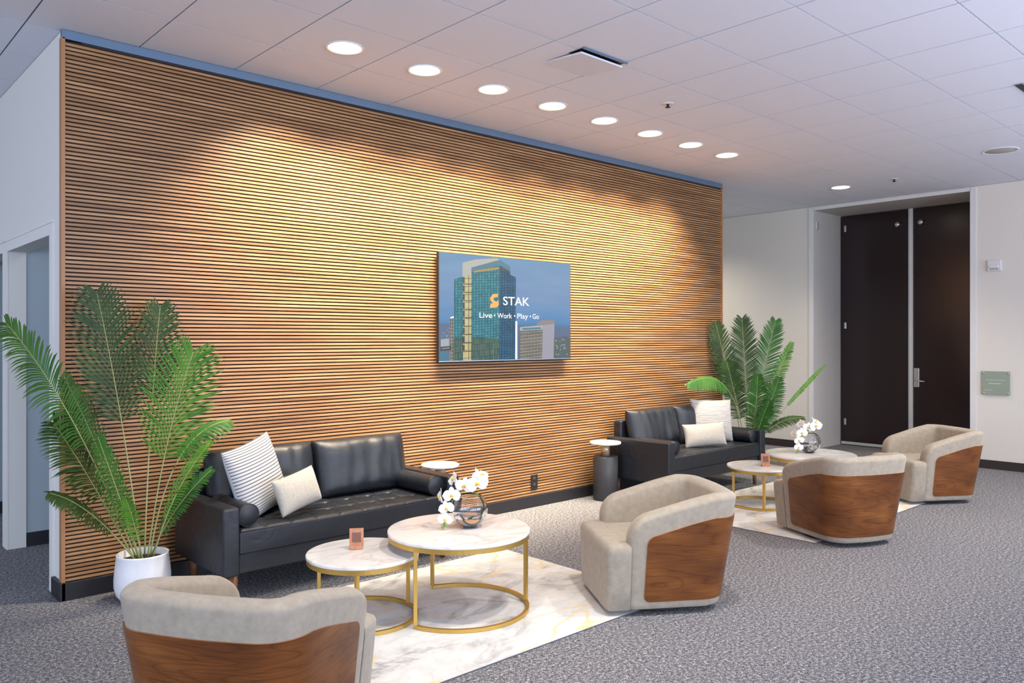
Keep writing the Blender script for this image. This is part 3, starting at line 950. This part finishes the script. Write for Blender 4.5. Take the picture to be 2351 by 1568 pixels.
def rim(kind, s):
    if kind == 0: d = s
    elif kind == 4: d = 1 - s
    else: return HB
    w, yb, rc = fp(.6); ln_ = YF + yb - rc
    dist = d * ln_
    k = d
    e = k * k * (3 - 2 * k)
    z = HA + (HB - HA) * (.7 * k + .3 * e)
    if dist < RR: z -= RR * (1 - math.sqrt(max(0, 1 - (1 - dist / RR) ** 2)))
    return z
def shell_mesh():
    rows = []
    uvl = []
    for (kd, s) in ST:
        Hh = rim(kd, s)
        d = s if kd == 0 else (1 - s if kd == 4 else 1)
        dist = d * .36
        re = .035
        sq = 1. if dist >= re else math.sqrt(max(.0, 1 - (1 - dist / re) ** 2))
        hw = TH_ / 2
        prof = []
        rr = .036
        for z in (.028, .036, .06, .15, .3, Hh - .15, Hh - rr):
            o_ = 0. if z > .035 else .012
            prof.append((o_, min(z, Hh - rr)))
        for k in range(1, 12):
            a = PI - PI * k / 12
            prof.append((hw + hw * math.cos(a), Hh - rr + rr * math.sin(a)))
        for z in (Hh - rr, Hh - .15, .30, .028):
            prof.append((TH_ if z > .1 else TH_ , min(z, Hh - rr)))
        ring = []
        for (o_, z) in prof:
            (x, y), (nx_, ny_) = station(kd, s, z)
            oo = hw + (o_ - hw) * (.35 + .65 * sq) if sq < 1 else o_
            ring.append((x + nx_ * oo, y + ny_ * oo, z))
        rows.append(ring)
    n = len(rows[0]); mb = MB()
    vs = [p for r_ in rows for p in r_]; fs = []
    for i in range(len(rows) - 1):
        for k in range(n):
            k2 = (k + 1) % n
            fs.append((i * n + k, i * n + k2, (i + 1) * n + k2, (i + 1) * n + k))
    fs.append(tuple(range(n))[::-1]); fs.append(tuple((len(rows) - 1) * n + k for k in range(n)))
    return mb.add(vs, fs, 0, smooth=True)
def wood_mesh():
    gap = .095; cr = .035; zb0 = .072
    pts = []
    w, yb, rc = fp(.35); ln_ = YF + yb - rc
    s0 = gap / ln_
    sl = [s0 + (1 - s0) * q for q in (0, .01, .03, .06, .1, .16, .3, .45, .6, .8)]
    st = [(0, s) for s in sl] + [(1, k / 10) for k in range(10)] + [(2, k / 12) for k in range(12)] + [(3, k / 10) for k in range(10)] + [(4, 1 - s) for s in [1] + sl[::-1]]
    nz = 14; out = []; inn = []; arc = 0; prev = None; uv = []
    for (kd, s) in st:
        d = s if kd == 0 else (1 - s if kd == 4 else 1)
        dist = (d - s0) * ln_ if kd in (0, 4) else 1
        zt0 = rim(kd, s if kd not in (0, 4) else s) - .128
        c_ = 0 if dist >= cr else cr * (1 - math.sqrt(max(0, 1 - (1 - dist / cr) ** 2)))
        za, zb_ = zb0 + c_, zt0 - c_
        (mx_, my_), _n = station(kd, s, .4)
        if prev: arc += math.hypot(mx_ - prev[0], my_ - prev[1])
        prev = (mx_, my_)
        for k in range(nz + 1):
            z = za + (zb_ - za) * k / nz
            (x, y), (a, b_) = station(kd, s, z)
            out.append((x - a * .007, y - b_ * .007, z)); inn.append((x + a * .012, y + b_ * .012, z)); uv.append((arc, z))
    mb = MB(); m_ = nz + 1; fs = []
    for i in range(len(st) - 1):
        for k in range(nz):
            fs.append((i * m_ + k, i * m_ + k + 1, (i + 1) * m_ + k + 1, (i + 1) * m_ + k))
    mb.add(out, fs, 0, uv, True)
    no = len(out)
    ef = []
    for i in range(len(st) - 1):
        for k in (0, nz):
            ef.append((i * m_ + k, (i + 1) * m_ + k, no + (i + 1) * m_ + k, no + i * m_ + k))
    for i in (0, len(st) - 1):
        for k in range(nz):
            ef.append((i * m_ + k, i * m_ + k + 1, no + i * m_ + k + 1, no + i * m_ + k))
    mb.add(out + inn, ef, 1, uv + uv, False)
    return mb
M['wood_edge'] = mat('orange_plywood_edge', (.40, .17, .045), .4)
def seat_mesh():
    mb = MB()
    def lay(z, g):
        w = .285 + .105 * z - g; iw = w - TH_ + .02
        yf = .335 - g
        return [(-iw, -.30), (iw, -.30), (iw, YF - .012), (w, YF - .012), (w, yf - .03), (w - .009, yf - .009), (w - .03, yf), (-w + .03, yf), (-w + .009, yf - .009), (-w, yf - .03), (-w, YF - .012), (-iw, YF - .012)]
    zs = [(.026, .012), (.036, 0), (.15, 0), (.28, 0), (.34, 0), (.362, .002), (.379, .009), (.388, .02), (.392, .035)]
    vs = []; fs = []
    for z, g_ in zs: vs += [(x, y, z) for x, y in lay(z, g_)]
    n = 12
    for i in range(len(zs) - 1):
        for k in range(n):
            fs.append((i * n + k, i * n + (k + 1) % n, (i + 1) * n + (k + 1) % n, (i + 1) * n + k))
    o_ = (len(zs) - 1) * n
    fs.append(tuple(range(n))[::-1]); fs.append((o_, o_ + 1, o_ + 2, o_ + 11)); fs.append(tuple(o_ + k for k in (2, 3, 4, 5, 6, 7, 8, 9, 10, 11)))
    return mb.add(vs, fs, 0, smooth=True)
def armchair():
    t = thing('swivel_armchair', '', 'armchair', (0, 0, 0), 0, 'barrel swivel armchairs')
    s_ = seat_mesh().build('seat', M['suede'], t)
    e = s_.modifiers.new('e', 'EDGE_SPLIT'); e.split_angle = R(50)
    shell_mesh().build('upholstered_shell', M['suede'], t)
    wo = wood_mesh().build('walnut_panel', [M['walnut'], M['wood_edge']], t)
    MB().lathe([(.0005, .0), (.235, .0), (.24, .004), (.24, .012), (.06, .016), (.06, .026), (.0005, .026)], 40, cap=False).build('swivel_base', M['dark'], t)
    return t
ac = armchair()
CH = [((1.34, 2.845), 33, 'taupe armchair with walnut back cut off by the bottom left of the picture'),
      ((3.712, 2.867), 146.5, 'taupe armchair with walnut side panel, front turned left, on the near rug corner'),
      ((5.945, 2.815), 66, 'taupe armchair seen from behind with wide walnut back, at the far coffee tables'),
      ((7.93, 2.90), 147, 'farthest taupe armchair with walnut side, standing before the right wall')]
for i, ((x, y), a, lb) in enumerate(CH):
    c = ac if i == 0 else dup(ac, (x, y, 0))
    c.location = (x, y, .0065); c.rotation_euler = (0, 0, R(a - 90)); c['label'] = lb

# ------------------------------------------------------------------ palms
def bez(p0, p1, p2, t):
    return p0 * (1 - t) ** 2 + p1 * 2 * t * (1 - t) + p2 * t * t
def frond(par, base, tip, sag, bare, width, lm, face, n=34, droop=.25, rs=0, blade=.0068, vee=.35):
    rnd = random.Random(rs); n = int(n * 1.3)
    base = Vector(base); tip = Vector(tip); face = Vector(face).normalized()
    mid_ = (base + tip) / 2 + Vector(sag)
    pts = [bez(base, mid_, tip, k / 24) for k in range(25)]
    rad = [.0055 - .004 * k / 24 for k in range(25)]
    mb = MB().tube(pts, rad, 5, 1)
    for k in range(n):
        u = k / (n - 1); tt = bare + (1 - bare) * u
        p = bez(base, mid_, tip, tt); d = (bez(base, mid_, tip, min(1, tt + .01)) - bez(base, mid_, tip, tt - .01)).normalized()
        side = d.cross(face).normalized()
        nf = side.cross(d).normalized()
        ln_ = width * (math.sin(PI * min(1, .10 + .84 * u)) ** .6) * (.9 + .2 * rnd.random())
        fwd = .55 + .8 * u
        for sg in (-1, 1):
            v = (side * sg + d * fwd * (.9 + .2 * rnd.random()) + nf * (vee + .15 * (rnd.random() - .5))).normalized()
            wv = (d - v * d.dot(v)).normalized()
            vs = []; bw = blade * (.8 + .4 * rnd.random())
            for q in range(5):
                s_ = q / 4
                c_ = p + v * (ln_ * s_) + Vector((0, 0, -1)) * (droop * ln_ * s_ * s_)
                hw = bw * (math.sin(PI * (.12 + .88 * (1 - s_))) if s_ > .35 else (.72 + .8 * s_)) * .75
                if q == 4: hw = .0004
                vs += [c_ - wv * hw, c_ + wv * hw]
            mb.add(vs, [(2 * q, 2 * q + 1, 2 * q + 3, 2 * q + 2) for q in range(4)], 0, smooth=True)
    return mb.build('frond', [lm, M['stem']], par)
def potted(label, loc, fr, rot=0):
    t = thing('potted_palm', label, 'potted plant', loc, 0, 'potted artificial palms')
    pr = [(.0005, 0), (.085, 0), (.115, .012), (.140, .045), (.152, .09), (.152, .14), (.146, .20), (.139, .262), (.141, .270), (.137, .273), (.131, .268), (.131, .225), (.0005, .225)]
    MB().lathe(pr, 48, cap=False).build('pot', M['pot'], t)
    MB().lathe([(.0005, .20), (.1315, .20), (.1315, .23), (.0005, .236)], 32, cap=False).build('soil', M['soil'], t)
    for i, (b_, tp, sag, bare, wd, lm, fc, kw) in enumerate(fr):
        frond(t, b_, tp, sag, bare, wd, M[lm], fc, rs=i, **kw)
    return t
# tips are given relative to the pot centre, metres
VW = (-.33, -.94, 0)
P1 = (1.535, 4.83, 0)
def rel(x, y, z): return (x - P1[0], y - P1[1], z)
F1 = [
 ((-.03, 0, .23), rel(.83, 4.66, 1.585), (-.02, 0, .28), .42, .24, 'leafA', (.2, -.75, .75), dict(n=42, vee=.25, droop=.4)),
 ((0, .02, .23), rel(1.30, 4.86, 1.765), (.02, .0, .08), .50, .25, 'leafC', VW, dict(n=40, vee=.1, droop=.1)),
 ((.02, .03, .23), rel(1.68, 4.97, 1.70), (-.02, .0, .1), .60, .20, 'leafC', VW, dict(n=30, vee=.1, droop=.1)),
 ((.02, -.02, .23), rel(1.745, 4.62, 1.43), (-.06, -.04, .10), .45, .33, 'leafB', (-.75, -.66, .2), dict(n=36, vee=.12, droop=.15, blade=.0062)),
 ((.04, .0, .23), rel(2.02, 4.78, 1.005), (-.13, 0, .36), .50, .11, 'leafA', (0, -.6, .9), dict(n=34, vee=.1, droop=.5)),
 ((.05, -.02, .23), rel(1.86, 4.66, .895), (-.06, 0, .08), .30, .085, 'leafB', (-.5, -.5, .7), dict(n=26, vee=.3)),
 ((.05, .02, .23), rel(1.85, 4.62, .74), (-.06, 0, .05), .25, .10, 'leafA', (-.5, -.5, .7), dict(n=28, vee=.3)),
 ((-.04, 0, .23), rel(1.06, 4.74, 1.06), (-.04, 0, .13), .40, .24, 'leafC', (.55, -.8, .35), dict(n=32, vee=.1)),
 ((-.04, -.03, .23), rel(1.03, 4.70, .70), (-.03, 0, .16), .30, .11, 'leafC', (.3, -.6, .8), dict(n=32, vee=.2, droop=.5)),
 ((-.02, -.03, .23), rel(1.24, 4.62, .985), (.0, 0, .02), .30, .18, 'leafA', (.6, -.8, .2), dict(n=36, vee=.15, droop=.5)),
 ((-.01, -.04, .23), rel(1.40, 4.68, .62), (.0, 0, .05), .3, .08, 'leafB', VW, dict(n=16)),
 ((-.01, .03, .23), rel(1.14, 4.84, 1.28), (.0, 0, .10), .52, .17, 'leafC', (.5, -.8, .3), dict(n=34, vee=.15, droop=.3)),
]
potted('potted palm in a white pot at the left end of the wood wall', P1, F1)
P2 = (8.02, 4.80, 0)
def r2(x, y, z): return (x - P2[0], y - P2[1], z)
F2 = [
 ((-.03, .03, .23), r2(7.72, 5.02, 1.665), (.0, 0, .1), .40, .20, 'leafC', (-.75, -.6, 0), dict(n=34, vee=.1, droop=.1)),
 ((0, 0, .23), r2(7.93, 4.82, 1.72), (.02, 0, .08), .42, .23, 'leafC', (-.8, -.6, 0), dict(n=38, vee=.08, droop=.1)),
 ((.02, .0, .23), r2(8.30, 4.62, 1.70), (-.05, 0, .1), .42, .21, 'leafA', (-.75, -.6, .1), dict(n=36, vee=.1, droop=.1)),
 ((.03, -.02, .23), r2(8.40, 4.48, 1.45), (-.05, 0, .08), .40, .12, 'leafB', (-.8, -.4, .3), dict(n=30, vee=.25)),
 ((.04, -.02, .23), r2(8.75, 4.26, 1.20), (-.08, 0, .05), .52, .04, 'leafB', (-.7, -.5, .4), dict(n=26, vee=.2, blade=.012)),
 ((-.04, 0, .23), r2(6.78, 4.74, 1.045), (.32, 0, .66), .50, .12, 'leafA', (-.1, -.8, .6), dict(n=36, vee=.1, droop=.7)),
 ((.0, -.03, .23), r2(7.85, 4.58, 1.10), (.02, -.02, .03), .25, .19, 'leafA', (-.8, -.6, 0), dict(n=34, vee=.15, droop=.3)),
 ((.03, -.03, .23), r2(8.12, 4.48, 1.06), (.02, -.02, .03), .25, .17, 'leafA', (-.8, -.6, 0), dict(n=30, vee=.15, droop=.3)),
 ((.03, .0, .23), r2(8.42, 4.35, .62), (-.05, 0, .22), .35, .10, 'leafC', (-.5, -.5, .7), dict(n=24, vee=.2, droop=.4)),
 ((-.03, .0, .23), r2(7.68, 4.86, 1.25), (.02, 0, .06), .35, .20, 'leafC', (-.7, -.6, .2), dict(n=34, vee=.1, droop=.3)),
 ((.0, -.04, .23), r2(7.95, 4.50, .82), (.0, 0, .05), .3, .13, 'leafA', (-.8, -.6, .1), dict(n=24, vee=.2, droop=.3)),
]
for f_ in F2:
    f_[7].setdefault('blade', .0095)
potted('potted palm standing behind the right arm of the far sofa', P2, F2)

# ------------------------------------------------------------------ light
def area(name, loc, rot, sx_, sy_, e, col):
    l = bpy.data.lights.new(name, 'AREA'); l.shape = 'RECTANGLE'; l.size = sx_; l.size_y = sy_; l.energy = e; l.color = col
    q = bpy.data.objects.new(name, l); C.objects.link(q); q.location = loc; q.rotation_euler = rot
    return q
DAY = (.74, .83, 1.)
for a, bb in ws:
    area('window_daylight', ((a + bb) / 2, -8.15, 1.8), (R(100), 0, 0), 3.0, 2.6, 230, DAY)
area('side_daylight', (-6.9, 1.0, 1.8), (R(100), 0, R(-90)), 12, 2.8, 300, DAY)
area('inner_room_fill', (3.2, 7.4, 3.2), (0, 0, 0), 1.2, .6, 9, (.8, .9, 1.))  # unseen lamps added to brighten the rooms behind the openings
area('inner_room_fill', (2.6, 5.95, 3.2), (0, 0, 0), 1.2, .6, 9, (.8, .9, 1.))
spot('corridor_fill_lamp', 9.15, 6.9, 150, (1., .90, .74), 140, 1.0)  # spots added out of sight behind the slat wall to brighten the corridor
spot('corridor_fill_lamp', 9.15, 8.2, 80, (1., .92, .78), 140, 1.0)
# added fill spots, unseen above and behind the camera, brightening the seating
for x in (.4, 2.4, 4.4, 6.4, 8.4):
    spot('hall_fill_lamp', x, -.6, 85, (1., .88, .72), 140, 1.0, .1)
for x, y, e_, tl in ((1.7, 2.65, 190, 12), (3.1, 2.0, 230, 26), (4.6, 1.3, 230, 32), (6.5, 1.15, 300, 35), (8.4, 1.15, 300, 35)):
    spot('hall_fill_lamp', x, y, e_, (1., .92, .79), 96, 1.0, .1, tilt=tl)

# upward fill spots added out of view to brighten the ceiling, no fixtures there
for x in (-2.2, 1.2, 4.6, 8.0):
    q = spot('ceiling_fill_lamp', x, -.6, 185, (.74, .79, 1.), 146, .7, .12, .9)
    q.rotation_euler = (PI, 0, 0)

wd = bpy.data.worlds.new('World'); bpy.context.scene.world = wd; wd.use_nodes = True
wd.node_tree.nodes['Background'].inputs[0].default_value = (.62, .72, 1., 1)
wd.node_tree.nodes['Background'].inputs[1].default_value = .8

# ------------------------------------------------------------------ camera and view
cd = bpy.data.cameras.new('camera'); co = bpy.data.objects.new('camera', cd); C.objects.link(co)
co.location = (0, 0, 1.513); co.rotation_euler = (R(90), 0, -math.atan2(.67636, .73657))
cd.sensor_width = 36; cd.lens = 1824 / 2351 * 36; cd.shift_y = -8 / 2351; cd.clip_start = .05
sc = bpy.context.scene; sc.camera = co
vs_ = sc.view_settings
vs_.view_transform = 'Standard'; vs_.look = 'None'; vs_.gamma = 1; vs_.use_curve_mapping = False; vs_.exposure = .12
sc.cycles.use_denoising = True
sc.cycles.max_bounces = 10
sc.cycles.diffuse_bounces = 4
sc.cycles.glossy_bounces = 4
sc.cycles.transmission_bounces = 10
sc.cycles.use_adaptive_sampling = True
sc.cycles.adaptive_threshold = .02
sc.cycles.caustics_reflective = False; sc.cycles.caustics_refractive = False
sc.cycles.sample_clamp_indirect = 6
